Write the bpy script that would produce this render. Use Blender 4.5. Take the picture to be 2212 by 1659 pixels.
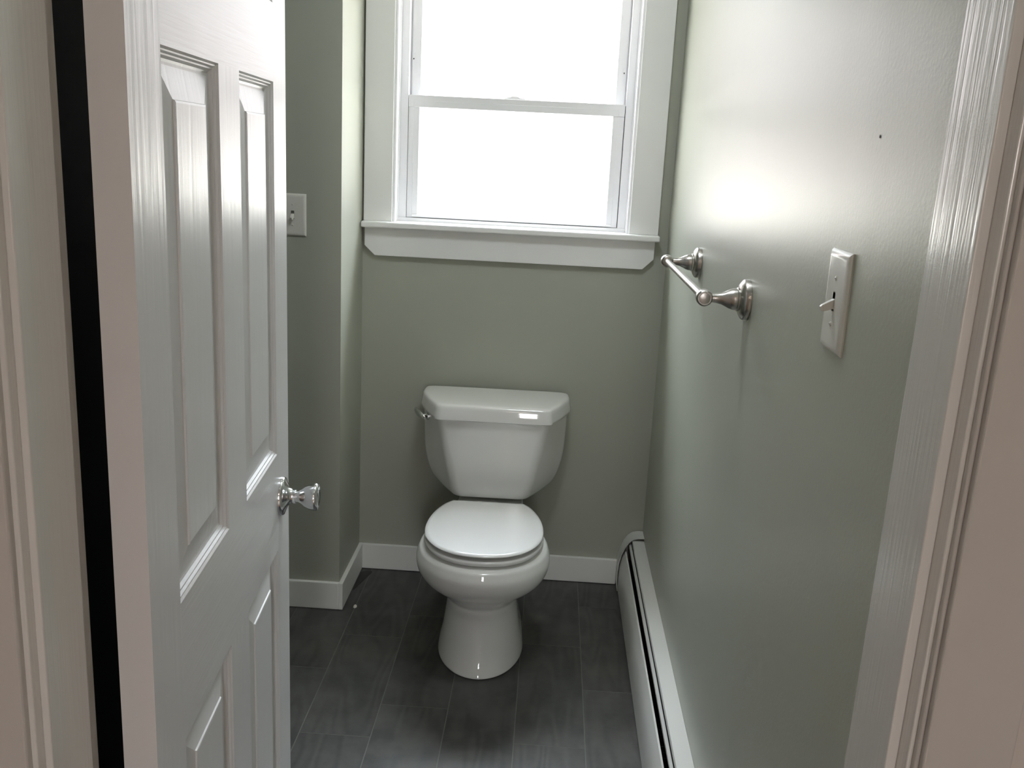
import bpy, bmesh, math, random
from mathutils import Vector, Matrix
random.seed(7)
C = bpy.context.scene
for o in list(bpy.data.objects): bpy.data.objects.remove(o)
PI = math.pi

# ------------------------------------------------------------------ camera
cam_d = bpy.data.cameras.new('camera'); cam = bpy.data.objects.new('camera', cam_d)
C.collection.objects.link(cam); C.camera = cam
F_PX = 2065.73
cam_d.sensor_width = 36.0; cam_d.lens = F_PX / 2212 * 36.0; cam_d.clip_start = 0.02
yaw, pit, rol = (math.radians(a) for a in (1.9806, 13.7088, 2.8487))
fw = Vector((-math.sin(yaw)*math.cos(pit), math.cos(yaw)*math.cos(pit), -math.sin(pit)))
rt = Vector((math.cos(yaw), math.sin(yaw), 0)); up = rt.cross(fw)
rx = rt*math.cos(rol) + up*math.sin(rol); uy = -rt*math.sin(rol) + up*math.cos(rol)
M = Matrix((rx, uy, -fw)).transposed().to_4x4(); M.translation = (-0.3768, -3.172, 1.484)
cam.matrix_world = M

# ------------------------------------------------------------------ world, sun, portals, exposure
w = bpy.data.worlds.new('World'); C.world = w; w.use_nodes = True
nt = w.node_tree; nt.nodes.clear()
out = nt.nodes.new('ShaderNodeOutputWorld'); bg = nt.nodes.new('ShaderNodeBackground')
tc = nt.nodes.new('ShaderNodeTexCoord'); sep = nt.nodes.new('ShaderNodeSeparateXYZ')
rmp = nt.nodes.new('ShaderNodeValToRGB')
nt.links.new(tc.outputs['Generated'], sep.inputs[0]); nt.links.new(sep.outputs['Z'], rmp.inputs[0])
e = rmp.color_ramp.elements          # warm at the horizon, far brighter towards the sunlit high clouds
e[0].position = 0.0; e[0].color = (.0100, .0089, .0090, 1)
e[1].position = 1.0; e[1].color = (.118, .127, .142, 1)
for p_, c_ in ((.12, (.0112, .0103, .0107)), (.26, (.0135, .0138, .0145)), (.45, (.031, .033, .036)), (.64, (.065, .068, .074)), (.76, (.118, .127, .142))):
    m_ = e.new(p_); m_.color = (*c_, 1)
mr = nt.nodes.new('ShaderNodeMapRange'); mr.inputs['From Min'].default_value = .2; mr.inputs['From Max'].default_value = -.7   # sunnier half of the sky, behind the hall
mr.inputs['To Min'].default_value = 380.0; mr.inputs['To Max'].default_value = 1900.0
nt.links.new(sep.outputs['Y'], mr.inputs['Value']); nt.links.new(mr.outputs[0], bg.inputs[1])
nt.links.new(rmp.outputs[0], bg.inputs[0]); nt.links.new(bg.outputs[0], out.inputs[0])
sd = bpy.data.lights.new('sun', 'SUN'); sd.energy = 30; sd.angle = math.radians(.6); sd.color = (1, .94, .84)
sun = bpy.data.objects.new('sun', sd); C.collection.objects.link(sun); sun.rotation_euler = (0, math.radians(48), 0)
def portal(loc, rot, sx, sy):
    l = bpy.data.lights.new('window_portal', 'AREA'); l.shape = 'RECTANGLE'; l.size = sx; l.size_y = sy
    l.cycles.is_portal = True
    o = bpy.data.objects.new('window_portal', l); C.collection.objects.link(o); o.location = loc; o.rotation_euler = rot
portal((-.518, .16, 1.66), (-PI/2, 0, 0), .80, .86)
portal((-.02, -6.16, 1.45), (PI/2, 0, 0), .42, 1.2)
C.view_settings.view_transform = 'Standard'; C.view_settings.look = 'None'
C.view_settings.exposure = 0.0; C.view_settings.gamma = 1.0; C.view_settings.use_curve_mapping = False
C.cycles.max_bounces = 12; C.cycles.diffuse_bounces = 6; C.cycles.glossy_bounces = 5

# ------------------------------------------------------------------ materials
def mat(name, col, rough=.5, metal=0., spec=.5, coat=0., noise=None, bump=None, colvar=None):
    """noise bump: (scale xyz, detail, strength, distance); colvar: (scale xyz, colour2, contrast)"""
    m = bpy.data.materials.new(name); m.use_nodes = True; t = m.node_tree
    b = t.nodes['Principled BSDF']
    b.inputs['Base Color'].default_value = (*col, 1); b.inputs['Roughness'].default_value = rough
    b.inputs['Metallic'].default_value = metal; b.inputs['Specular IOR Level'].default_value = spec
    if coat: b.inputs['Coat Weight'].default_value = coat; b.inputs['Coat Roughness'].default_value = .05
    if bump or colvar:
        tx = t.nodes.new('ShaderNodeTexCoord')
    last = None
    for (sc, det, st, dist) in (bump or []):
        mp = t.nodes.new('ShaderNodeMapping'); mp.inputs['Scale'].default_value = sc
        n = t.nodes.new('ShaderNodeTexNoise'); n.inputs['Scale'].default_value = 1; n.inputs['Detail'].default_value = det
        n.inputs['Roughness'].default_value = .55
        bp = t.nodes.new('ShaderNodeBump'); bp.inputs['Strength'].default_value = st; bp.inputs['Distance'].default_value = dist
        t.links.new(tx.outputs['Object'], mp.inputs[0]); t.links.new(mp.outputs[0], n.inputs[0])
        t.links.new(n.outputs[0], bp.inputs['Height'])
        if last: t.links.new(last.outputs[0], bp.inputs['Normal'])
        last = bp
    if last: t.links.new(last.outputs[0], b.inputs['Normal'])
    if colvar:
        sc, c2, lo, hi = colvar
        mp = t.nodes.new('ShaderNodeMapping'); mp.inputs['Scale'].default_value = sc
        n = t.nodes.new('ShaderNodeTexNoise'); n.inputs['Scale'].default_value = 1; n.inputs['Detail'].default_value = 5
        r = t.nodes.new('ShaderNodeValToRGB'); r.color_ramp.elements[0].position = lo; r.color_ramp.elements[1].position = hi
        r.color_ramp.elements[0].color = (*col, 1); r.color_ramp.elements[1].color = (*c2, 1)
        t.links.new(tx.outputs['Object'], mp.inputs[0]); t.links.new(mp.outputs[0], n.inputs[0])
        t.links.new(n.outputs[0], r.inputs[0]); t.links.new(r.outputs[0], b.inputs['Base Color'])
    return m

SAGE = (.415, .430, .365)
m_wall = mat('sage_paint', SAGE, .5, spec=.3, bump=[((160,)*3, 3, .12, .001), ((9,)*3, 2, .10, .004)])
m_wallR = mat('sage_paint_satin', SAGE, .36, spec=.4, bump=[((140,)*3, 3, .22, .0012), ((6, 5, 2.5), 2, .18, .006)])
m_ceil = mat('ceiling_white', (.74, .74, .72), .8)
m_trim = mat('trim_white', (.86, .86, .85), .35, bump=[((60, 60, 4), 3, .12, .001)])
m_trimh = mat('hall_trim_cream', (.56, .545, .52), .5, bump=[((60, 60, 4), 3, .12, .001)])
m_jamb = mat('jamb_brushed_white', (.76, .76, .74), .19, spec=1.0, bump=[((170, 170, 5), 3, .35, .0012), ((40, 40, 7), 2, .15, .002)])
m_base = mat('baseboard_white', (.84, .84, .81), .4)
m_vinyl = mat('vinyl_white', (.90, .90, .92), .35)
m_groove = mat('shadow_gap', (.05, .05, .055), .6)
m_china = mat('vitreous_china', (.84, .84, .82), .035, spec=.8)
m_seat = mat('seat_plastic', (.80, .80, .79), .16)
m_chrome = mat('chrome', (.75, .76, .78), .12, 1)
m_nickel = mat('brushed_nickel', (.46, .44, .41), .28, 1, bump=[((900, 900, 60), 2, .06, .0003)])
m_plate = mat('switch_plastic', (.72, .71, .66), .22)
m_heat = mat('heater_enamel', (.68, .68, .65), .33, bump=[((20, 2, 20), 2, .08, .002)])
m_black = mat('heater_interior', (.006, .006, .006), .8)
m_dark = mat('dark_hole', (.01, .01, .01), .7)
m_slot = mat('slot_grey', (.22, .22, .2), .6)
m_hallw = mat('hall_wall', (.62, .58, .54), .7)
m_hallf = mat('hall_floor_oak', (.25, .15, .08), .4)
m_gap_shade = mat('chase_painted_shade', (.012, .012, .012), .85)  # near-black base colour standing in for deep shade
m_grout = mat('grout', (.15, .147, .137), .8)
m_stain = mat('thinset_smear', (.035, .034, .03), .7)
m_crumb = mat('plaster_crumb', (.6, .58, .52), .8)
m_grass = mat('driveway_gravel', (.235, .215, .185), .9, colvar=((.6,)*3, (.29, .26, .215), .35, .7))
m_siding = mat('pale_siding', (.80, .78, .72), .7)
m_fence = mat('pale_fence', (.75, .72, .66), .7)
m_leaf = mat('leaf', (.35, .42, .12), .7)

def wood_emboss(name, axis):
    """painted, wood-grain embossed door skin; axis = direction the grain runs"""
    m = bpy.data.materials.new(name); m.use_nodes = True; t = m.node_tree; b = t.nodes['Principled BSDF']
    b.inputs['Base Color'].default_value = (.74, .74, .75, 1); b.inputs['Roughness'].default_value = .30
    b.inputs['Specular IOR Level'].default_value = .3
    tx = t.nodes.new('ShaderNodeTexCoord')
    mp = t.nodes.new('ShaderNodeMapping')
    mp.inputs['Scale'].default_value = (24, 1, 1.7) if axis == 'z' else (1.6, 1, 11)
    wv = t.nodes.new('ShaderNodeTexNoise'); wv.inputs['Scale'].default_value = 1.0; wv.inputs['Detail'].default_value = 1.5
    mul = t.nodes.new('ShaderNodeMath'); mul.operation = 'MULTIPLY'; mul.inputs[1].default_value = 34
    sn = t.nodes.new('ShaderNodeMath'); sn.operation = 'SINE'
    mp2 = t.nodes.new('ShaderNodeMapping')
    mp2.inputs['Scale'].default_value = (260, 1, 7) if axis == 'z' else (7, 1, 200)
    n2 = t.nodes.new('ShaderNodeTexNoise'); n2.inputs['Scale'].default_value = 1; n2.inputs['Detail'].default_value = 2
    add = t.nodes.new('ShaderNodeMath'); add.operation = 'MULTIPLY_ADD'; add.inputs[1].default_value = .42
    bp = t.nodes.new('ShaderNodeBump'); bp.inputs['Strength'].default_value = .20 if axis == 'z' else .32; bp.inputs['Distance'].default_value = .0010
    L = t.links.new
    L(tx.outputs['Object'], mp.inputs[0]); L(mp.outputs[0], wv.inputs[0]); L(wv.outputs[0], mul.inputs[0]); L(mul.outputs[0], sn.inputs[0])
    L(tx.outputs['Object'], mp2.inputs[0]); L(mp2.outputs[0], n2.inputs[0])
    L(sn.outputs[0], add.inputs[0]); L(n2.outputs[0], add.inputs[2]); L(add.outputs[0], bp.inputs['Height'])
    L(bp.outputs[0], b.inputs['Normal'])
    return m
m_dv = wood_emboss('door_grain_upright', 'z'); m_dh = wood_emboss('door_grain_level', 'x')

def glass():
    m = bpy.data.materials.new('window_glass'); m.use_nodes = True; t = m.node_tree; t.nodes.clear()
    o = t.nodes.new('ShaderNodeOutputMaterial'); mx = t.nodes.new('ShaderNodeMixShader')
    tr = t.nodes.new('ShaderNodeBsdfTransparent'); gl = t.nodes.new('ShaderNodeBsdfGlossy'); fr = t.nodes.new('ShaderNodeFresnel')
    tr.inputs[0].default_value = (.96, .97, .96, 1); gl.inputs['Roughness'].default_value = .02; fr.inputs[0].default_value = 1.5
    ge = t.nodes.new('ShaderNodeNewGeometry'); mb = t.nodes.new('ShaderNodeMath'); mb.operation = 'MULTIPLY'   # reflect on the outer skin only
    inv = t.nodes.new('ShaderNodeMath'); inv.operation = 'SUBTRACT'; inv.inputs[0].default_value = 1
    t.links.new(ge.outputs['Backfacing'], inv.inputs[1]); t.links.new(inv.outputs[0], mb.inputs[1]); t.links.new(fr.outputs[0], mb.inputs[0])
    t.links.new(mb.outputs[0], mx.inputs[0]); t.links.new(tr.outputs[0], mx.inputs[1]); t.links.new(gl.outputs[0], mx.inputs[2])
    t.links.new(mx.outputs[0], o.inputs[0]); return m
m_glass = glass()

def tile_mat():
    m = bpy.data.materials.new('charcoal_plank_tile'); m.use_nodes = True; t = m.node_tree; b = t.nodes['Principled BSDF']
    tx = t.nodes.new('ShaderNodeTexCoord'); at = t.nodes.new('ShaderNodeAttribute'); at.attribute_name = 'tone'
    n = t.nodes.new('ShaderNodeTexNoise'); n.inputs['Scale'].default_value = 7; n.inputs['Detail'].default_value = 6; n.inputs['Roughness'].default_value = .65
    mp = t.nodes.new('ShaderNodeMapping'); mp.inputs['Scale'].default_value = (9, 1.6, 1)
    n2 = t.nodes.new('ShaderNodeTexNoise'); n2.inputs['Scale'].default_value = 1; n2.inputs['Detail'].default_value = 1.5
    mu = t.nodes.new('ShaderNodeMath'); mu.operation = 'MULTIPLY'; mu.inputs[1].default_value = 60
    sn = t.nodes.new('ShaderNodeMath'); sn.operation = 'SINE'
    a1 = t.nodes.new('ShaderNodeMath'); a1.operation = 'MULTIPLY_ADD'; a1.inputs[1].default_value = .08
    a2 = t.nodes.new('ShaderNodeMath'); a2.operation = 'ADD'
    r = t.nodes.new('ShaderNodeValToRGB')
    r.color_ramp.elements[0].position = .25; r.color_ramp.elements[0].color = (.034, .034, .031, 1)
    r.color_ramp.elements[1].position = .8; r.color_ramp.elements[1].color = (.100, .096, .090, 1)
    bp = t.nodes.new('ShaderNodeBump'); bp.inputs['Strength'].default_value = .25; bp.inputs['Distance'].default_value = .0006
    L = t.links.new
    va = t.nodes.new('ShaderNodeVectorMath'); va.operation = 'ADD'
    sc = t.nodes.new('ShaderNodeVectorMath'); sc.operation = 'SCALE'; sc.inputs['Scale'].default_value = 40
    L(at.outputs['Color'], sc.inputs[0]); L(tx.outputs['Object'], va.inputs[0]); L(sc.outputs[0], va.inputs[1])
    L(va.outputs[0], n.inputs[0]); L(va.outputs[0], mp.inputs[0]); L(mp.outputs[0], n2.inputs[0])
    L(n2.outputs[0], mu.inputs[0]); L(mu.outputs[0], sn.inputs[0]); L(sn.outputs[0], a1.inputs[0]); L(n.outputs[0], a1.inputs[2])
    m3 = t.nodes.new('ShaderNodeMath'); m3.operation = 'MULTIPLY_ADD'; m3.inputs[1].default_value = .22; m3.inputs[2].default_value = -.11
    L(at.outputs['Fac'], m3.inputs[0]); L(a1.outputs[0], a2.inputs[0]); L(m3.outputs[0], a2.inputs[1])
    L(a2.outputs[0], r.inputs[0]); L(r.outputs[0], b.inputs['Base Color']); L(a1.outputs[0], bp.inputs['Height']); L(bp.outputs[0], b.inputs['Normal'])
    b.inputs['Roughness'].default_value = .48
    return m
m_tile = tile_mat()

# ------------------------------------------------------------------ mesh helpers
def box(bm, x0, x1, y0, y1, z0, z1, mi=0, bev=0):
    vs = [bm.verts.new(v) for v in ((x0,y0,z0),(x1,y0,z0),(x1,y1,z0),(x0,y1,z0),(x0,y0,z1),(x1,y0,z1),(x1,y1,z1),(x0,y1,z1))]
    fs = [bm.faces.new([vs[i] for i in q]) for q in ((0,3,2,1),(4,5,6,7),(0,1,5,4),(1,2,6,5),(2,3,7,6),(3,0,4,7))]
    for f in fs: f.material_index = mi
    if bev:
        ed = set(); [ed.update(f.edges) for f in fs]
        bmesh.ops.bevel(bm, geom=list(ed), offset=bev, segments=2, affect='EDGES', profile=.6)
def prism(bm, pts, axis, a0, a1, mi=0):
    """closed profile pts (2D) swept along axis ('x','y','z') from a0 to a1"""
    def mk(p, a):
        return {'x': (a, p[0], p[1]), 'y': (p[0], a, p[1]), 'z': (p[0], p[1], a)}[axis]
    A = [bm.verts.new(mk(p, a0)) for p in pts]; B = [bm.verts.new(mk(p, a1)) for p in pts]
    n = len(pts)
    fs = [bm.faces.new((A[i], A[(i+1) % n], B[(i+1) % n], B[i])) for i in range(n)]
    fs += [bm.faces.new(A[::-1]), bm.faces.new(B)]
    for f in fs: f.material_index = mi
def lathe(bm, prof, origin, axis, seg=48, mi=0):
    """prof: (distance along axis, radius)"""
    ax = Vector(axis).normalized(); t = Vector((0, 0, 1)) if abs(ax.z) < .9 else Vector((1, 0, 0))
    u = ax.cross(t).normalized(); v = ax.cross(u); O = Vector(origin)
    rings = []
    for d, r in prof:
        if r < 1e-6: rings.append([bm.verts.new(O + ax*d)])
        else: rings.append([bm.verts.new(O + ax*d + (u*math.cos(2*PI*k/seg) + v*math.sin(2*PI*k/seg))*r) for k in range(seg)])
    for A, B in zip(rings, rings[1:]):
        for k in range(seg):
            k2 = (k+1) % seg
            if len(A) == 1 and len(B) == 1: continue
            if len(A) == 1: f = bm.faces.new((A[0], B[k], B[k2]))
            elif len(B) == 1: f = bm.faces.new((A[k], B[0], A[k2]))
            else: f = bm.faces.new((A[k], B[k], B[k2], A[k2]))
            f.material_index = mi
def loft(bm, rings, cap0=True, cap1=True, mi=0):
    R = [[bm.verts.new(p) for p in ring] for ring in rings]; n = len(R[0])
    for A, B in zip(R, R[1:]):
        for k in range(n):
            bm.faces.new((A[k], A[(k+1) % n], B[(k+1) % n], B[k])).material_index = mi
    if cap0: bm.faces.new(R[0][::-1]).material_index = mi
    if cap1: bm.faces.new(R[-1]).material_index = mi
def obj(name, bm, mats, parent=None, smooth=None, kind=None, bevel=0, **props):
    bmesh.ops.recalc_face_normals(bm, faces=bm.faces)
    me = bpy.data.meshes.new(name); bm.to_mesh(me); bm.free()
    for m in (mats if isinstance(mats, (list, tuple)) else [mats]): me.materials.append(m)
    o = bpy.data.objects.new(name, me); C.collection.objects.link(o)
    if smooth is not None:
        for p in me.polygons: p.use_smooth = True
        md = o.modifiers.new('edge_split', 'EDGE_SPLIT'); md.split_angle = math.radians(smooth)
    if bevel:
        b = o.modifiers.new('bevel', 'BEVEL'); b.width = bevel; b.segments = 3; b.limit_method = 'ANGLE'; b.angle_limit = math.radians(35)
        b.harden_normals = False
        if smooth is not None: o.modifiers.move(1, 0)
    if parent: o.parent = parent
    if kind: o['kind'] = kind
    for k, v in props.items(): o[k] = v
    return o
def empty(name, loc=(0, 0, 0), rotz=0, kind=None, **props):
    o = bpy.data.objects.new(name, None); C.collection.objects.link(o); o.location = loc; o.rotation_euler = (0, 0, rotz)
    o.empty_display_size = .05
    if kind: o['kind'] = kind
    for k, v in props.items(): o[k] = v
    return o
def boxes(name, lst, mats, parent=None, bev=0, **kw):
    bm = bmesh.new()
    for b in lst: box(bm, *b[:6], mi=(b[6] if len(b) > 6 else 0), bev=bev)
    return obj(name, bm, mats, parent, **kw)
ST = 'structure'

# ------------------------------------------------------------------ room shell
H = 2.42; XL = -1.0055; YD = -.326
# back wall with window opening
WX0, WX1, WZ0, WZ1 = -.905, -.131, 1.225, 2.10
boxes('wall_back', [(-2.05, WX0, 0, .15, 0, H), (WX1, .15, 0, .15, 0, H), (WX0, WX1, 0, .15, 0, WZ0), (WX0, WX1, 0, .15, WZ1, H)], m_wall, kind=ST)
boxes('wall_right', [(0, .15, -2.40, 0, 0, H)], m_wallR, kind=ST)
boxes('wall_alcove', [(-2.05, XL, YD, 0, 0, H)], m_wall, kind=ST)
boxes('wall_left', [(-2.05, -1.9, -1.58, YD, 0, H)], m_wall, kind=ST)
boxes('wall_closet', [(-2.05, -.955, -2.30, -1.58, 0, H)], m_gap_shade, kind=ST)  # coloured near-black to paint in the shade behind the open door
# door wall (opening between the jambs)
boxes('wall_front', [(-1.95, -.853, -2.395, -2.30, 0, H), (-.853, -.013, -2.395, -2.30, 2.08, H), (-.013, 0, -2.395, -2.30, 0, H)], [m_hallw], kind=ST)
# floor: charcoal plank tiles over grout
def floor():
    bm = bmesh.new(); tone = bm.loops.layers.color.new('tone')
    box(bm, -2.05, .0, -2.42, .0, -.05, -.0004, 1)
    g = .0026; x0, tw, ln = -.9559, .1846, .518
    phase = {-6: .1, -5: .35, -4: .2, -3: .41, -2: .05, -1: -.178, 0: -.4921, 1: -.3407, 2: -.08, 3: -.4765, 4: -.2, 5: -.33}
    for c in range(-6, 6):
        xa, xb = max(x0+c*tw+g/2, -2.05), min(x0+(c+1)*tw-g/2, 0)
        if xb <= xa+.005: continue
        ph = phase[c]; y = ph + ln*2
        while y > -2.42:
            ya, yb = max(y-ln+g/2, -2.42), min(y-g/2, 0)
            if yb > ya+.004:
                v = [bm.verts.new(p) for p in ((xa,ya,0),(xb,ya,0),(xb,yb,0),(xa,yb,0))]
                q = [bm.verts.new((p.co.x, p.co.y, -.0012)) for p in v]
                r = random.random(); t = (r, random.random(), random.random(), 1)
                t = (r, r*.7+.1, 1-r, 1)
                fs = [bm.faces.new(v)] + [bm.faces.new((v[i], q[i], q[(i+1) % 4], v[(i+1) % 4])) for i in range(4)]
                for f in fs:
                    for l in f.loops: l[tone] = t
            y -= ln
    obj('floor', bm, [m_tile, m_grout], kind=ST)
floor()
boxes('ceiling', [(-2.05, .15, -2.40, .15, H, H+.1)], m_ceil, kind=ST)

# baseboards (small gap under them, as laid over the tile)
hb = .094; t = .014
boxes('baseboard_back', [(XL+t, -.0835, -t, 0, .002, hb)], m_base, kind=ST, bevel=.0015)
boxes('baseboard_return', [(XL, XL+t, YD-t, 0, .002, hb)], m_base, kind=ST, bevel=.0015)
boxes('baseboard_alcove', [(-1.9, XL, YD-t, YD, .002, hb)], m_base, kind=ST, bevel=.0015)
boxes('baseboard_left', [(-1.9, -1.9+t, -1.58, YD-t, .002, hb)], m_base, kind=ST, bevel=.0015)

# ------------------------------------------------------------------ window
win = empty('window_1', (-.518, 0, WZ0), kind=ST)
def wobj(name, bm, mats, parent=win, **kw):
    for v in bm.verts: v.co -= Vector((-.518, 0, WZ0))
    return obj(name, bm, mats, parent, **kw)
bm = bmesh.new()
CX = (-1.000, -.9065, -.1305, -.0355)
for x0, x1 in ((CX[0], CX[1]), (CX[2], CX[3])): box(bm, x0, x1, -.020, -.0005, 1.2385, 2.10)
box(bm, CX[0]-.005, CX[3]+.005, -.024, -.0005, 2.10, 2.20)
wobj('casing', bm, m_trim, bevel=.002)
bm = bmesh.new(); box(bm, -1.0035, -.0315, -.052, .035, 1.2185, 1.2385); wobj('stool', bm, m_trim, bevel=.005)
bm = bmesh.new()
prism(bm, [(-.996, 1.2185), (-.996, 1.158), (-.9615, 1.1255), (-.0775, 1.1255), (-.0435, 1.160), (-.0435, 1.2185)], 'y', -.020, -.0005)
wobj('apron', bm, m_trim, bevel=.0015)
bm = bmesh.new()   # vinyl frame: jambs with inner ridge, sill, head
FX0, FX1 = WX0, WX1
for s, xo in ((1, FX0), (-1, FX1)):
    x = lambda a: xo + s*a
    def bx(a0, a1, y0, y1): box(bm, min(x(a0), x(a1)), max(x(a0), x(a1)), y0, y1, 1.2385, WZ1)
    bx(-.0012, .007, -.012, .03)        # stop bead against the casing
    bx(0, .010, .03, .15)
    bx(.010, .0345, .045, .15)          # jamb liner face
    bx(.0345, .0385, .090, .15)         # blind stop behind the upper sash
box(bm, FX0, FX1, .035, .15, WZ0, 1.2505)
box(bm, FX0+.01, FX1-.01, .062, .15, 1.2505, 1.262)
box(bm, FX0, FX1, .03, .15, WZ1-.03, WZ1)
wobj('frame', bm, m_vinyl, bevel=.001)
# lower sash (inner track)
LX0, LX1 = -.8692, -.1678
ls = None
bm = bmesh.new()
ys0, ys1 = .050, .078
box(bm, LX0, -.8335, ys0, ys1, 1.2515, 1.6065); box(bm, -.2040, LX1, ys0, ys1, 1.2515, 1.6065)
box(bm, LX0, LX1, ys0-.004, ys1, 1.6065, 1.6440)
box(bm, -.8335, -.2040, ys0, ys1, 1.2515, 1.2620)
# glazing bead lines
box(bm, -.852, -.8335, ys0-.002, ys0, 1.262, 1.6065); box(bm, -.2040, -.1855, ys0-.002, ys0, 1.262, 1.6065)
box(bm, -.852, -.1855, ys0-.006, ys0-.004, 1.6065, 1.627)
ls = wobj('lower_sash', bm, m_vinyl, bevel=.0008)
def sub(name, bm, mats, par, **kw):
    for v in bm.verts: v.co -= Vector((-.518, 0, WZ0))
    return obj(name, bm, mats, par, **kw)
bm = bmesh.new(); box(bm, -.850, -.188, ys0-.012, ys0, 1.2535, 1.2600); sub('lift_rail', bm, m_vinyl, ls, bevel=.001)
bm = bmesh.new(); box(bm, -.8335, -.2040, .062, .066, 1.262, 1.6065); sub('glass_pane', bm, m_glass, ls)
bm = bmesh.new()   # sash lock on the meeting rail
prism(bm, [(-.560, 1.644), (-.556, 1.649), (-.540, 1.651), (-.536, 1.654), (-.514, 1.654), (-.510, 1.650), (-.492, 1.648), (-.488, 1.644)], 'y', .053, .075)
sub('sash_lock', bm, m_vinyl, ls, bevel=.001)
# upper sash (outer track)
bm = bmesh.new(); yu0, yu1 = .082, .110
UZ1 = WZ1-.03
box(bm, -.8655, -.8365, yu0, yu1, 1.6200, UZ1); box(bm, -.1990, -.1700, yu0, yu1, 1.6200, UZ1)
box(bm, -.8655, -.1700, yu0, yu1, 1.6140, 1.6445); box(bm, -.8655, -.1700, yu0, yu1, UZ1-.04, UZ1)
us = wobj('upper_sash', bm, m_vinyl, bevel=.001)
bm = bmesh.new(); box(bm, -.8365, -.1990, .094, .098, 1.6445, UZ1-.04); sub('glass_pane', bm, m_glass, us)
for xx, zz in ((-.8605, 1.757), (-.1770, 1.742)):
    bm = bmesh.new(); box(bm, xx-.004, xx+.004, yu0-.004, yu0, zz, zz+.020, 0, .001); box(bm, xx-.0018, xx+.0018, yu0-.0046, yu0-.003, zz-.001, zz+.003, 1)
    sub('vent_latch', bm, [m_vinyl, m_dark], us)
# thin strips, dark-coloured as gap shade, where the sashes meet the liners
bm = bmesh.new()
box(bm, LX0-.0022, LX0, .056, .07, 1.2515, 1.640); box(bm, LX1, LX1+.0022, .056, .07, 1.2515, 1.640)
wobj('sash_gap_shade', bm, m_groove)

# ------------------------------------------------------------------ door frame (trim) and hall-side casings
bm = bmesh.new()   # right jamb, slightly out of plumb
box(bm, -.033, -.013, -2.405, -2.300, 0, 2.08); box(bm, -.043, -.033, -2.385, -2.288, 0, 2.08)
box(bm, -.0375, 0, -2.300, -2.282, 0, 2.14)
for v in bm.verts:
    v.co.x += .011*(v.co.z-1.0) - .0005 if v.co.x < -.005 else 0
obj('trim_1', bm, m_jamb, kind=ST, bevel=.0015)
bm = bmesh.new()
box(bm, -.853, -.833, -2.400, -2.300, 0, 2.08); box(bm, -.833, -.8255, -2.388, -2.312, 0, 2.08)
box(bm, -.905, -.8335, -2.300, -2.284, 0, 2.14)
obj('trim_2', bm, m_jamb, kind=ST, bevel=.0015)
bm = bmesh.new(); box(bm, -.833, -.033, -2.405, -2.300, 2.06, 2.08); obj('trim_3', bm, m_jamb, kind=ST)
bm = bmesh.new()
box(bm, -.026, .050, -2.420, -2.405, 0, 2.16); box(bm, -.0300, -.026, -2.413, -2.405, 0, 2.16)
for v in bm.verts: v.co.x += .011*(v.co.z-1.0)
obj('trim_4', bm, m_trimh, kind=ST, bevel=.003)
bm = bmesh.new(); box(bm, -.910, -.838, -2.408, -2.395, 0, 2.16); obj('trim_5', bm, m_trimh, kind=ST, bevel=.003)

# ------------------------------------------------------------------ six-panel door, standing open
DA = 4.85; HX, HY = -.775, -2.271
door = empty('door_1', (HX, HY, 0), math.radians(90+DA), kind=ST)
DW, DT, DZ0, DZ1 = .761, .036, .012, 2.045
st, pn = .1006, .2264; mu = DW-2*st-2*pn
PX = [(st, st+pn), (st+pn+mu, DW-st)]
PZ = [(.235, .7755), (.954, 1.5710), (1.688, 1.925)]
def door_slab():
    bm = bmesh.new()
    xs = [0, PX[0][0], PX[0][1], PX[1][0], PX[1][1], DW]
    zs = [DZ0, PZ[0][0], PZ[0][1], PZ[1][0], PZ[1][1], PZ[2][0], PZ[2][1], DZ1]
    for side in (0, 1):
        Y = lambda d: d if side == 0 else DT-d
        for i in range(5):
            for j in range(7):
                ispan = (i in (1, 3)) and (j in (1, 3, 5))
                x0, x1, z0, z1 = xs[i], xs[i+1], zs[j], zs[j+1]
                if not ispan:
                    f = bm.faces.new([bm.verts.new((x, Y(0), z)) for x, z in ((x0,z0),(x1,z0),(x1,z1),(x0,z1))])
                    f.material_index = 0 if i in (0, 4) or (i == 2 and j in (1, 3, 5)) else 1
                    if i == 2 and j not in (1, 3, 5): f.material_index = 1
                    continue
                # sticking in three small steps, flat, long bevel, lip, field
                prof = [(0, 0), (.0025, .0026), (.0042, .0028), (.0062, .0060), (.0080, .0062), (.0105, .0100), (.0135, .0112), (.0165, .0112),
                        (.0510, .0048), (.0520, .0028), (.0545, .0022)]
                rings = [[bm.verts.new((x, Y(d), z)) for x, z in ((x0+a,z0+a),(x1-a,z0+a),(x1-a,z1-a),(x0+a,z1-a))] for a, d in prof]
                for A, B in zip(rings, rings[1:]):
                    for k in range(4):
                        f = bm.faces.new((A[k], A[(k+1) % 4], B[(k+1) % 4], B[k])); f.material_index = 0
                bm.faces.new(rings[-1]).material_index = 0
    for q in (((0,0),(0,DT)), ((DW,0),(DW,DT))):
        bm.faces.new([bm.verts.new(p) for p in ((q[0][0],q[0][1],DZ0),(q[1][0],q[1][1],DZ0),(q[1][0],q[1][1],DZ1),(q[0][0],q[0][1],DZ1))])
    for z in (DZ0, DZ1):
        bm.faces.new([bm.verts.new(p) for p in ((0,0,z),(DW,0,z),(DW,DT,z),(0,DT,z))])
    bmesh.ops.remove_doubles(bm, verts=bm.verts, dist=.00005)
    return bm
obj('door_slab', door_slab(), [m_dv, m_dh], door)
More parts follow.
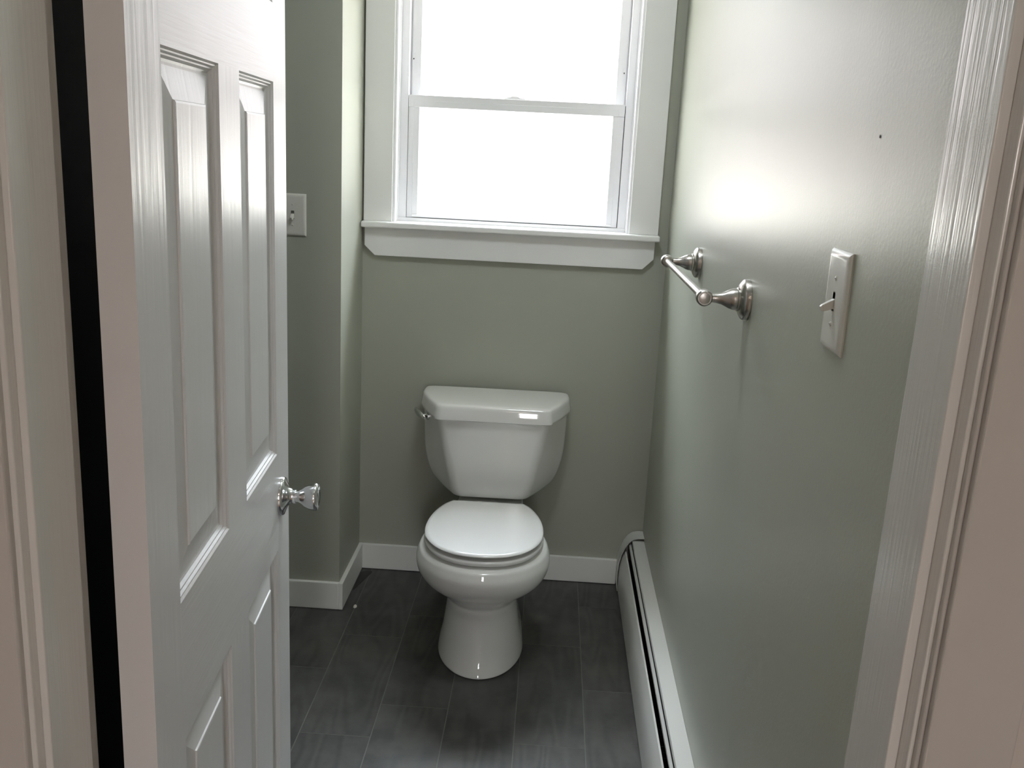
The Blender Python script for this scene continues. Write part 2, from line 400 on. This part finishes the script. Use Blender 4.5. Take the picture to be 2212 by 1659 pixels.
# knobs both sides
def knob(y0, d, nm):
    bm = bmesh.new()
    lathe(bm, [(0, .0), (0, .0345), (.004, .0345), (.0065, .033), (.008, .029), (.011, .021), (.014, .015), (.020, .0125), (.0225, .0125), (.0225, .0135),
               (.026, .0135), (.026, .0110), (.031, .0105), (.036, .013), (.043, .019), (.051, .0230), (.059, .0248), (.0625, .0245), (.0655, .0225), (.0665, .019),
               (.0645, .016), (.0645, .004), (.0648, 0)], (DW-.068, y0, .866), (0, d, 0), 64)
    return obj(nm, bm, m_chrome, door, smooth=50)
knob(0, -1, 'door_knob'); knob(DT, 1, 'door_knob')
bm = bmesh.new(); box(bm, DW-.0002, DW+.0012, .006, .030, .83, .90, 0, .0003); obj('latch_plate', bm, m_chrome, door)
for z in (.22, 1.79):
    bm = bmesh.new(); lathe(bm, [(0, 0), (0, .005), (.085, .005), (.085, 0)], (-.006, DT+.006, z), (0, 0, 1), 16)
    box(bm, -.0015, -.0003, .004, DT+.006, z, z+.085)
    obj('hinge', bm, m_nickel, door, smooth=40)

# ------------------------------------------------------------------ toilet
TO = (-.534, -.045, 0)
toilet = empty('toilet', TO, math.radians(.9), label='white two-piece porcelain toilet with closed lid under the window', category='toilet')
def interp(S, n=5):
    """Catmull-Rom through section rows"""
    o = []
    for i in range(len(S)-1):
        p0 = S[max(i-1, 0)]; p1 = S[i]; p2 = S[i+1]; p3 = S[min(i+2, len(S)-1)]
        for k in range(n):
            u = k/n
            o.append([.5*((2*b)+(c-a)*u+(2*a-5*b+4*c-d)*u*u+(-a+3*b-3*c+d)*u**3) for a, b, c, d in zip(p0, p1, p2, p3)])
    o.append(list(S[-1])); return o
def bowl_ring(z, w, yc, af, ab, n=96):
    r = []
    for k in range(n):
        th = 2*PI*k/n; c, s = math.cos(th), math.sin(th)
        e = 1.0 if s < 0 else .75
        r.append((w*math.copysign(abs(c)**e, c), yc + (ab if s > 0 else af)*math.copysign(abs(s)**(1 if s < 0 else .85), s), z))
    return r
S = [(.002,.128,-.45,.207,.32),(.006,.130,-.45,.209,.32),(.04,.125,-.455,.188,.32),(.08,.117,-.47,.162,.31),(.12,.111,-.48,.145,.30),(.16,.106,-.49,.135,.29),
     (.19,.104,-.50,.135,.28),(.208,.107,-.50,.140,.27),(.228,.120,-.51,.150,.26),(.25,.148,-.52,.168,.25),(.275,.174,-.53,.188,.24),
     (.305,.190,-.535,.207,.23),(.335,.195,-.535,.216,.22),(.357,.189,-.535,.212,.21),(.367,.183,-.535,.207,.205),(.3725,.172,-.535,.196,.20)]
bm = bmesh.new(); loft(bm, [bowl_ring(*r) for r in interp(S)])
# tank deck behind the bowl
def rrect(w0, w1, y0, y1, z, r=.03, n=6):
    """trapezoid w0 (half width at y0, back), w1 at y1 (front) with rounded corners"""
    P = [(w0, y0), (-w0, y0), (-w1, y1), (w1, y1)]; o = []
    for i in range(4):
        a, b, c = Vector(P[i-1]), Vector(P[i]), Vector(P[(i+1) % 4])
        d1 = (a-b).normalized(); d2 = (c-b).normalized()
        rr = r if not isinstance(r, tuple) else r[i]
        s, e2 = b+d1*rr, b+d2*rr
        for k in range(n+1):
            u = k/n; q = s*(1-u)**2 + b*2*u*(1-u) + e2*u*u; o.append((q.x, q.y, z))
    return o
loft(bm, [rrect(.10, .12, -.06, -.36, .20, .04), rrect(.10, .115, -.03, -.38, .30, .04), rrect(.10, .118, -.02, -.36, .360, .04), rrect(.096, .110, -.026, -.35, .368, .035)])
obj('bowl', bm, m_china, toilet, smooth=60)
def D(w, yb, yf, z, ins=0., n=96, pw=2.15):
    """seat / lid outline: flat back edge, round front"""
    P = [(.112, -.312), (.134, -.345), (.155, -.400), (.168, -.460), (.1725, -.530), (.166, -.590), (.148, -.640), (.118, -.683), (.075, -.713), (.035, -.7245), (0, -.7275)]
    pts = [(-x, y) for x, y in P] + [(x, y) for x, y in P[::-1][1:]]
    cx, cy = 0, -.53
    o = []
    # spline through points except the straight back
    m = len(pts)
    for i in range(m-1):
        p0 = pts[max(i-1, 0)]; p1 = pts[i]; p2 = pts[i+1]; p3 = pts[min(i+2, m-1)]
        for k in range(4):
            u = k/4
            o.append(tuple(.5*((2*b)+(c-a)*u+(2*a-5*b+4*c-d)*u*u+(-a+3*b-3*c+d)*u**3) for a, b, c, d in zip(p0, p1, p2, p3)))
    o.append(pts[-1])
    res = []
    for x, y in o:
        d = Vector((x-cx, y-cy)); l = d.length; d *= (l-ins)/l
        res.append((cx+d.x*w, cy+d.y, z))
    return res
bm = bmesh.new()
loft(bm, [D(1.0, 0, 0, .3805, .007), D(1.0, 0, 0, .3825, .002), D(1.0, 0, 0, .390, -.001), D(1.0, 0, 0, .3950, .002), D(1, 0, 0, .3960, .009)])
obj('seat', bm, m_seat, toilet, smooth=60)
bm = bmesh.new()
loft(bm, [D(1, 0, 0, .4060, .010), D(1, 0, 0, .4068, .003), D(1, 0, 0, .4100, .0005), D(1, 0, 0, .4138, .003), D(1, 0, 0, .4155, .012), D(1, 0, 0, .4175, .06), D(1, 0, 0, .4185, .12)])
obj('seat_lid', bm, m_seat, toilet, smooth=60)
for s in (-1, 1):
    bm = bmesh.new(); lathe(bm, [(0, 0), (0, .012), (.05, .012), (.05, 0)], (s*.075-.025, -.312, .395), (1, 0, 0), 24)
    box(bm, s*.075-.02, s*.075+.02, -.325, -.298, .372, .392)
    obj('seat_hinge', bm, m_seat, toilet, smooth=40)
for x_, y_ in ((-.10, -.66), (.10, -.66), (-.12, -.42), (.12, -.42)):
    bm = bmesh.new(); box(bm, x_-.012, x_+.012, y_-.006, y_+.006, .374, .382); box(bm, x_-.012, x_+.012, y_-.006, y_+.006, .395, .407)
    obj('bumper', bm, m_seat, toilet)
# tank
T = [  # z, back half width, front half width, front y
    (.382, .160, .108, -.192), (.386, .176, .114, -.199), (.400, .197, .119, -.205), (.436, .217, .127, -.210), (.494, .2315, .139, -.215), (.566, .2365, .155, -.220), (.640, .2375, .170, -.227), (.656, .2375, .172, -.228)]
bm = bmesh.new()
rings = []
for z, wb, wf, yf in interp(T, 4):
    hw = wb
    # hexagonal plan: straight sides near the wall, then diagonals to the narrower front
    rings.append((z, wb, wf, yf))
def tank_ring(z, wb, wf, yf, yb=0, g=0, r=.022, n=6):
    P = [(wb+g, yb), (-wb-g, yb), (-wb-g-.003, -.055), (-(wb*.45+wf*.55)-g-.008, yf*.66), (-wf-g*.6, yf-g), (wf+g*.6, yf-g), ((wb*.45+wf*.55)+g+.008, yf*.66), (wb+g+.003, -.055)]
    R = [.012, .012, .03, .035, r, r, .035, .03]; o = []
    for i in range(8):
        a, b, c = Vector(P[i-1]), Vector(P[i]), Vector(P[(i+1) % 8])
        d1 = (a-b); d2 = (c-b); rr = min(R[i], d1.length*.48, d2.length*.48); s = b+d1.normalized()*rr; e2 = b+d2.normalized()*rr
        for k in range(n+1):
            u = k/n; q = s*(1-u)**2 + b*2*u*(1-u) + e2*u*u; o.append((q.x, q.y, z))
    return o
loft(bm, [tank_ring(*q) for q in rings])
obj('tank', bm, m_china, toilet, smooth=60)
bm = bmesh.new()
LB = (.240, .176, -.2335)
def lid(z, g, dz=0): return tank_ring(z, LB[0], LB[1], LB[2], .004, g, .016)
loft(bm, [lid(.650, -.004), lid(.6495, .004), lid(.652, .0085), lid(.660, .0085), lid(.684, .0035), lid(.692, .0015), lid(.6965, -.002), lid(.6985, -.007), lid(.6995, -.02), lid(.700, -.06)])
obj('tank_lid', bm, m_china, toilet, smooth=60)
# trip lever on the left diagonal of the tank
nx, ny = -.93, -.37
bm = bmesh.new()
lathe(bm, [(0, 0), (0, .013), (.006, .013), (.009, .009), (.020, .0075), (.022, 0)], (-.216, -.125, .629), (nx, ny, 0), 24)
P0 = Vector((-.226, -.140, .624)); P1 = Vector((-.266, -.085, .640))
rg = []
for k in range(9):
    u = k/8; c = P0.lerp(P1, u) + Vector((-.006*math.sin(u*PI), 0, .002*math.sin(u*PI)))
    hh = .007+.005*math.sin(min(1, u*1.1)*PI*.9); tt = .005
    if k in (0, 8): hh *= .5; tt *= .5
    rg.append([(c.x+math.cos(a)*tt*.93, c.y+math.cos(a)*tt*.37, c.z+math.sin(a)*hh) for a in [2*PI*i/12 for i in range(12)]])
loft(bm, rg)
obj('flush_lever', bm, m_chrome, toilet, smooth=50)
for s in (-1, 1):
    bm = bmesh.new(); lathe(bm, [(0, .016), (.008, .014), (.014, .008), (.016, 0)], (s*.108, -.30, .004), (0, 0, 1), 20)
    obj('bolt_cap', bm, m_china, toilet, smooth=50)
# ------------------------------------------------------------------ baseboard heater
heater = empty('baseboard_heater', (0, -1.10, 0), label='long white metal baseboard heater along the right wall', category='heater')
Y0, Y1 = -2.15, -.004
def hobj(name, bm, mats, **kw):
    for v in bm.verts: v.co -= Vector((0, -1.10, 0))
    return obj(name, bm, mats, heater, **kw)
def sheet(bm, pts, y0, y1, th=.0015, mi=0):
    """thin bent sheet following pts in (x,z)"""
    n = len(pts); off = []
    for i, p in enumerate(pts):
        a = Vector(pts[max(i-1, 0)]); b = Vector(pts[min(i+1, n-1)]); d = (b-a).normalized(); off.append((p[0]-d.y*th, p[1]+d.x*th))
    prism(bm, list(pts)+off[::-1], 'y', y0, y1, mi)
bm = bmesh.new(); sheet(bm, [(-.074, .010), (-.0785, .014), (-.0785, .060), (-.0760, .100), (-.0700, .128), (-.0605, .149), (-.0585, .149), (-.0585, .143)], Y0, Y1-.02)
hobj('front_panel', bm, m_heat, smooth=30)
bm = bmesh.new(); sheet(bm, [(-.0005, .193), (-.0390, .193), (-.0405, .192), (-.0415, .183), (-.038, .183)], Y0, Y1-.02); hobj('top_cover', bm, m_heat, smooth=30)
bm = bmesh.new(); sheet(bm, [(-.0440, .1790), (-.0500, .1730), (-.0490, .160), (-.044, .150)], Y0, Y1-.02); hobj('damper', bm, m_heat, smooth=30)
bm = bmesh.new(); box(bm, -.003, -.0005, Y0, Y1-.02, .012, .19); box(bm, -.06, -.003, Y0, Y1-.02, .012, .016)
box(bm, -.0405, -.003, Y0, Y1-.02, .140, .146)
hobj('back_pan', bm, m_black)
bm = bmesh.new()
for k in range(90):
    y = Y0+.05+k*.023; box(bm, -.056, -.010, y, y+.0006, .06, .115)
o_ = hobj('heating_fins', bm, m_black)
bm = bmesh.new(); cap = [(-.0005, .004), (-.0790, .004), (-.0830, .03), (-.0830, .075), (-.0805, .108), (-.0740, .140), (-.0630, .168), (-.050, .188), (-.036, .199), (-.02, .2030), (-.0005, .2030)]
inn = [(x*.94 if x < -.01 else x, z-.003) for x, z in cap]
A = [(x, z) for x, z in cap]
prism(bm, A, 'y', Y1-.002, Y1+.0)
sheet(bm, cap[1:][::-1], Y1-.068, Y1, -.0022)
hobj('end_cap', bm, m_heat, smooth=40)
bm = bmesh.new(); prism(bm, A, 'y', Y0-.002, Y0); sheet(bm, cap[1:][::-1], Y0, Y0+.03, -.0022); hobj('end_cap', bm, m_heat, smooth=40)

# ------------------------------------------------------------------ towel bar on the right wall
TZ = 1.2306; BX = -.0835
tb = empty('towel_bar', (0, -1.037, TZ), label='brushed nickel towel bar mounted on the right wall', category='towel bar')
def tobj(name, bm, **kw):
    for v in bm.verts: v.co -= Vector((0, -1.037, TZ))
    return obj(name, bm, m_nickel, tb, **kw)
for y_ in (-.7208, -1.3532):
    bm = bmesh.new()
    lathe(bm, [(0, 0), (0, .0385), (.009, .0385), (.0115, .0370), (.0165, .0300), (.0180, .0250), (.0185, .0225), (.0215, .0225), (.0225, .0205), (.028, .0205), (.035, .0185), (.042, .0150), (.050, .0112), (.060, .0090), (.072, .0085), (.0835, .0085)], (-.0003, y_, TZ), (-1, 0, 0), 56)
    tobj('wall_post', bm, smooth=35)
    bm = bmesh.new(); s = 1 if y_ > -1 else -1
    lathe(bm, [(-.014, 0), (-.014, .010), (-.012, .0135), (-.008, .0155), (.007, .0158), (.010, .0150), (.012, .0128), (.012, .0105), (.0135, .0100), (.0150, 0)], (BX, y_, TZ), (0, s, 0), 40)
    tobj('end_knob', bm, smooth=35)
bm = bmesh.new(); lathe(bm, [(0, 0), (0, .0075), (.628, .0075), (.628, 0)], (BX, -1.351, TZ), (0, 1, 0), 32); tobj('rail', bm, smooth=40)

# ------------------------------------------------------------------ light switches
def plate_bm(w, h, th):
    """front on local -Y, centred at origin, wall at y=0; slot left as a dark inset"""
    bm = bmesh.new(); n = 10
    prof = [(0, .0), (0, .0022), (.0025, .0048), (.006, .0066), (.010, th)]
    rings = []
    for ins, d in prof:
        rings.append([(sx*(w/2-ins), -d, sz*(h/2-ins)) for sx, sz in ((-1,-1),(1,-1),(1,1),(-1,1))])
    loft(bm, rings, cap0=True, cap1=False)
    # face with toggle slot
    sw, sh = .0052, .0125; d = -th; X, Z = w/2-.010, h/2-.010
    vx = [-X, -sw, sw, X]; vz = [-Z, -sh, sh, Z]
    for i in range(3):
        for j in range(3):
            if i == 1 and j == 1: continue
            bm.faces.new([bm.verts.new((x, d, z)) for x, z in ((vx[i],vz[j]),(vx[i+1],vz[j]),(vx[i+1],vz[j+1]),(vx[i],vz[j+1]))])
    bmesh.ops.remove_doubles(bm, verts=bm.verts, dist=1e-6)
    return bm
def switch(name, loc, rotz, w, h, down, label):
    r = empty(name, loc, rotz, label=label, category='light switch')
    th = .0070
    obj('cover_plate', plate_bm(w, h, th), m_plate, r, smooth=25)
    bm = bmesh.new(); box(bm, -.0050, .0050, -.0040, -.0010, -.0120, .0120); obj('slot', bm, m_dark if down and w > .085 else m_slot, r)
    bm = bmesh.new()
    s = -1 if down else 1
    rg = []
    for u, hw, hh in ((0, .0046, .0055), (.35, .0044, .0052), (.85, .0036, .0042), (1, .0026, .0030)):
        c = Vector((0, -.004-.0185*u, s*(.002+.0085*u))); rg.append([(c.x+a*hw, c.y-b*hh*.35*s*-1, c.z+b*hh) for a, b in ((-1,-1),(1,-1),(1,1),(-1,1))])
    loft(bm, rg); obj('toggle', bm, m_plate, r, bevel=.0006)
    for z in (-.030, .030):
        bm = bmesh.new(); lathe(bm, [(0, 0), (0, .0032), (.0008, .003), (.0014, .0015), (.0014, 0)], (0, -th, z), (0, -1, 0), 16)
        box(bm, -.0028, .0028, -th-.00155, -th-.0013, z-.0003, z+.0003, 1)
        obj('screw', bm, [m_plate, m_dark], r, smooth=40)
    return r
# local -Y must face the room: right wall faces -X  -> rotate -90deg ; alcove wall faces -Y -> 0
switch('light_switch', (0, -1.9170, 1.3134), -PI/2, .088, .132, True, 'white toggle light switch on the right wall beside the door frame')
switch('light_switch', (-1.150, YD, 1.2675), 0, .080, .1245, True, 'small white toggle switch on the far left wall, partly hidden by the door')

# ------------------------------------------------------------------ leftovers on the tile by the baseboard corner
def blob(name, pts, h, m, **props):
    bm = bmesh.new(); A = [(x, y, .0004) for x, y in pts]; cx = sum(p[0] for p in pts)/len(pts); cy = sum(p[1] for p in pts)/len(pts)
    B = [(cx+(x-cx)*.7, cy+(y-cy)*.7, h) for x, y in pts]
    loft(bm, [A, B]); return obj(name, bm, m, smooth=60, **props)
blob('mortar_smear', [(-.990,-.045),(-.972,-.030),(-.955,-.028),(-.950,-.045),(-.958,-.075),(-.966,-.110),(-.976,-.150),(-.984,-.185),(-.9895,-.19),(-.990,-.12)], .0022, m_stain,
     label='dark smear of dried mortar on the tile by the corner baseboard', category='stain')
blob('plaster_crumb', [(-.958,-.296),(-.952,-.300),(-.950,-.312),(-.955,-.320),(-.961,-.316),(-.962,-.304)], .004, m_crumb, label='tiny white crumb of plaster on the tile by the left baseboard corner', category='crumb')

bm = bmesh.new(); lathe(bm, [(0, 0), (.0006, .0022), (.0008, 0)], (0, 0, 0), (-1, 0, 0), 12)
o = obj('nail_hole', bm, m_dark, label='tiny dark nail hole in the right wall above the light switch', category='hole'); o.location = (0, -1.9945, 1.5207)
# ------------------------------------------------------------------ hallway the photograph was taken from
HXL, HXR, HYB = -1.6, 1.0, -6.0
boxes('floor_hall', [(HXL, HXR, HYB, -2.42, -.05, -.002)], m_hallf, kind=ST)
boxes('ceiling_hall', [(HXL-.15, HXR+.15, HYB-.15, -2.395, H, H+.1)], m_ceil, kind=ST)
boxes('wall_hall_left', [(HXL-.15, HXL, HYB, -2.395, 0, H)], m_hallw, kind=ST)
boxes('wall_hall_right', [(HXR, HXR+.15, HYB, -2.395, 0, H)], m_hallw, kind=ST)
boxes('wall_hall_front', [(0, HXR, -2.405, -2.395, 0, H)], m_hallw, kind=ST)
VX0, VX1, VZ0, VZ1 = -.21, .17, .9, 2.0
boxes('wall_hall_back', [(HXL, VX0, HYB-.15, HYB, 0, H), (VX1, HXR, HYB-.15, HYB, 0, H), (VX0, VX1, HYB-.15, HYB, 0, VZ0), (VX0, VX1, HYB-.15, HYB, VZ1, H)], m_hallw, kind=ST)
w2 = empty('window_2', (-.02, HYB, VZ0), kind=ST)
bm = bmesh.new()
for b in ((VX0, VX0+.03, VZ0, VZ1), (VX1-.03, VX1, VZ0, VZ1), (VX0, VX1, VZ0, VZ0+.03), (VX0, VX1, VZ1-.03, VZ1), (VX0, VX1, 1.43, 1.47)):
    box(bm, b[0]+.02, b[1]+.02, -.10, -.06, b[2]-VZ0, b[3]-VZ0)
obj('frame', bm, m_vinyl, w2)
bm = bmesh.new(); box(bm, VX0+.05, VX1-.01, -.082, -.078, .03, VZ1-VZ0-.03); obj('glass_pane', bm, m_glass, w2)
# bathroom ceiling lamp, unseen above the frame, added to brighten the room
lampb = empty('unseen_ceiling_lamp', (-.36, -1.25, H), label='added round ceiling lamp over the bathroom floor, unseen fill light', category='lamp')
m_em2 = bpy.data.materials.new('added_lamp_glass'); m_em2.use_nodes = True
b_ = m_em2.node_tree.nodes['Principled BSDF']; b_.inputs['Emission Color'].default_value = (.89, .95, 1, 1); b_.inputs['Emission Strength'].default_value = 28.0
bm = bmesh.new(); lathe(bm, [(0, 0), (0, .16), (.02, .16), (.05, .14), (.075, .09), (.085, 0)], (0, 0, 0), (0, 0, -1), 32); obj('lamp_shade', bm, m_em2, lampb, smooth=60)
# hall ceiling lamp, unseen, added for the warm hall light
lampo = empty('unseen_ceiling_lamp', (-.3, -4.3, H), label='unseen round warm ceiling lamp in the hallway behind the camera', category='lamp')
m_em = bpy.data.materials.new('lamp_glass'); m_em.use_nodes = True
b_ = m_em.node_tree.nodes['Principled BSDF']; b_.inputs['Emission Color'].default_value = (1, .79, .67, 1); b_.inputs['Emission Strength'].default_value = 13.0
b_.inputs['Base Color'].default_value = (.8, .7, .6, 1)
bm = bmesh.new(); lathe(bm, [(0, 0), (0, .17), (.02, .17), (.05, .15), (.08, .10), (.095, 0)], (0, 0, 0), (0, 0, -1), 32); obj('lamp_shade', bm, m_em, lampo, smooth=60)

# ------------------------------------------------------------------ outside: lawn, pale house and fence lost in the glare
boxes('ground', [(-60, 60, .15, 80, -.9, -.8), (-60, 60, -60, -6.16, -.9, -.8)], m_grass, kind=ST)

boxes('roof_overhang', [(-6, 6, .15, .50, H+.02, H+.14)], m_trim, kind=ST)
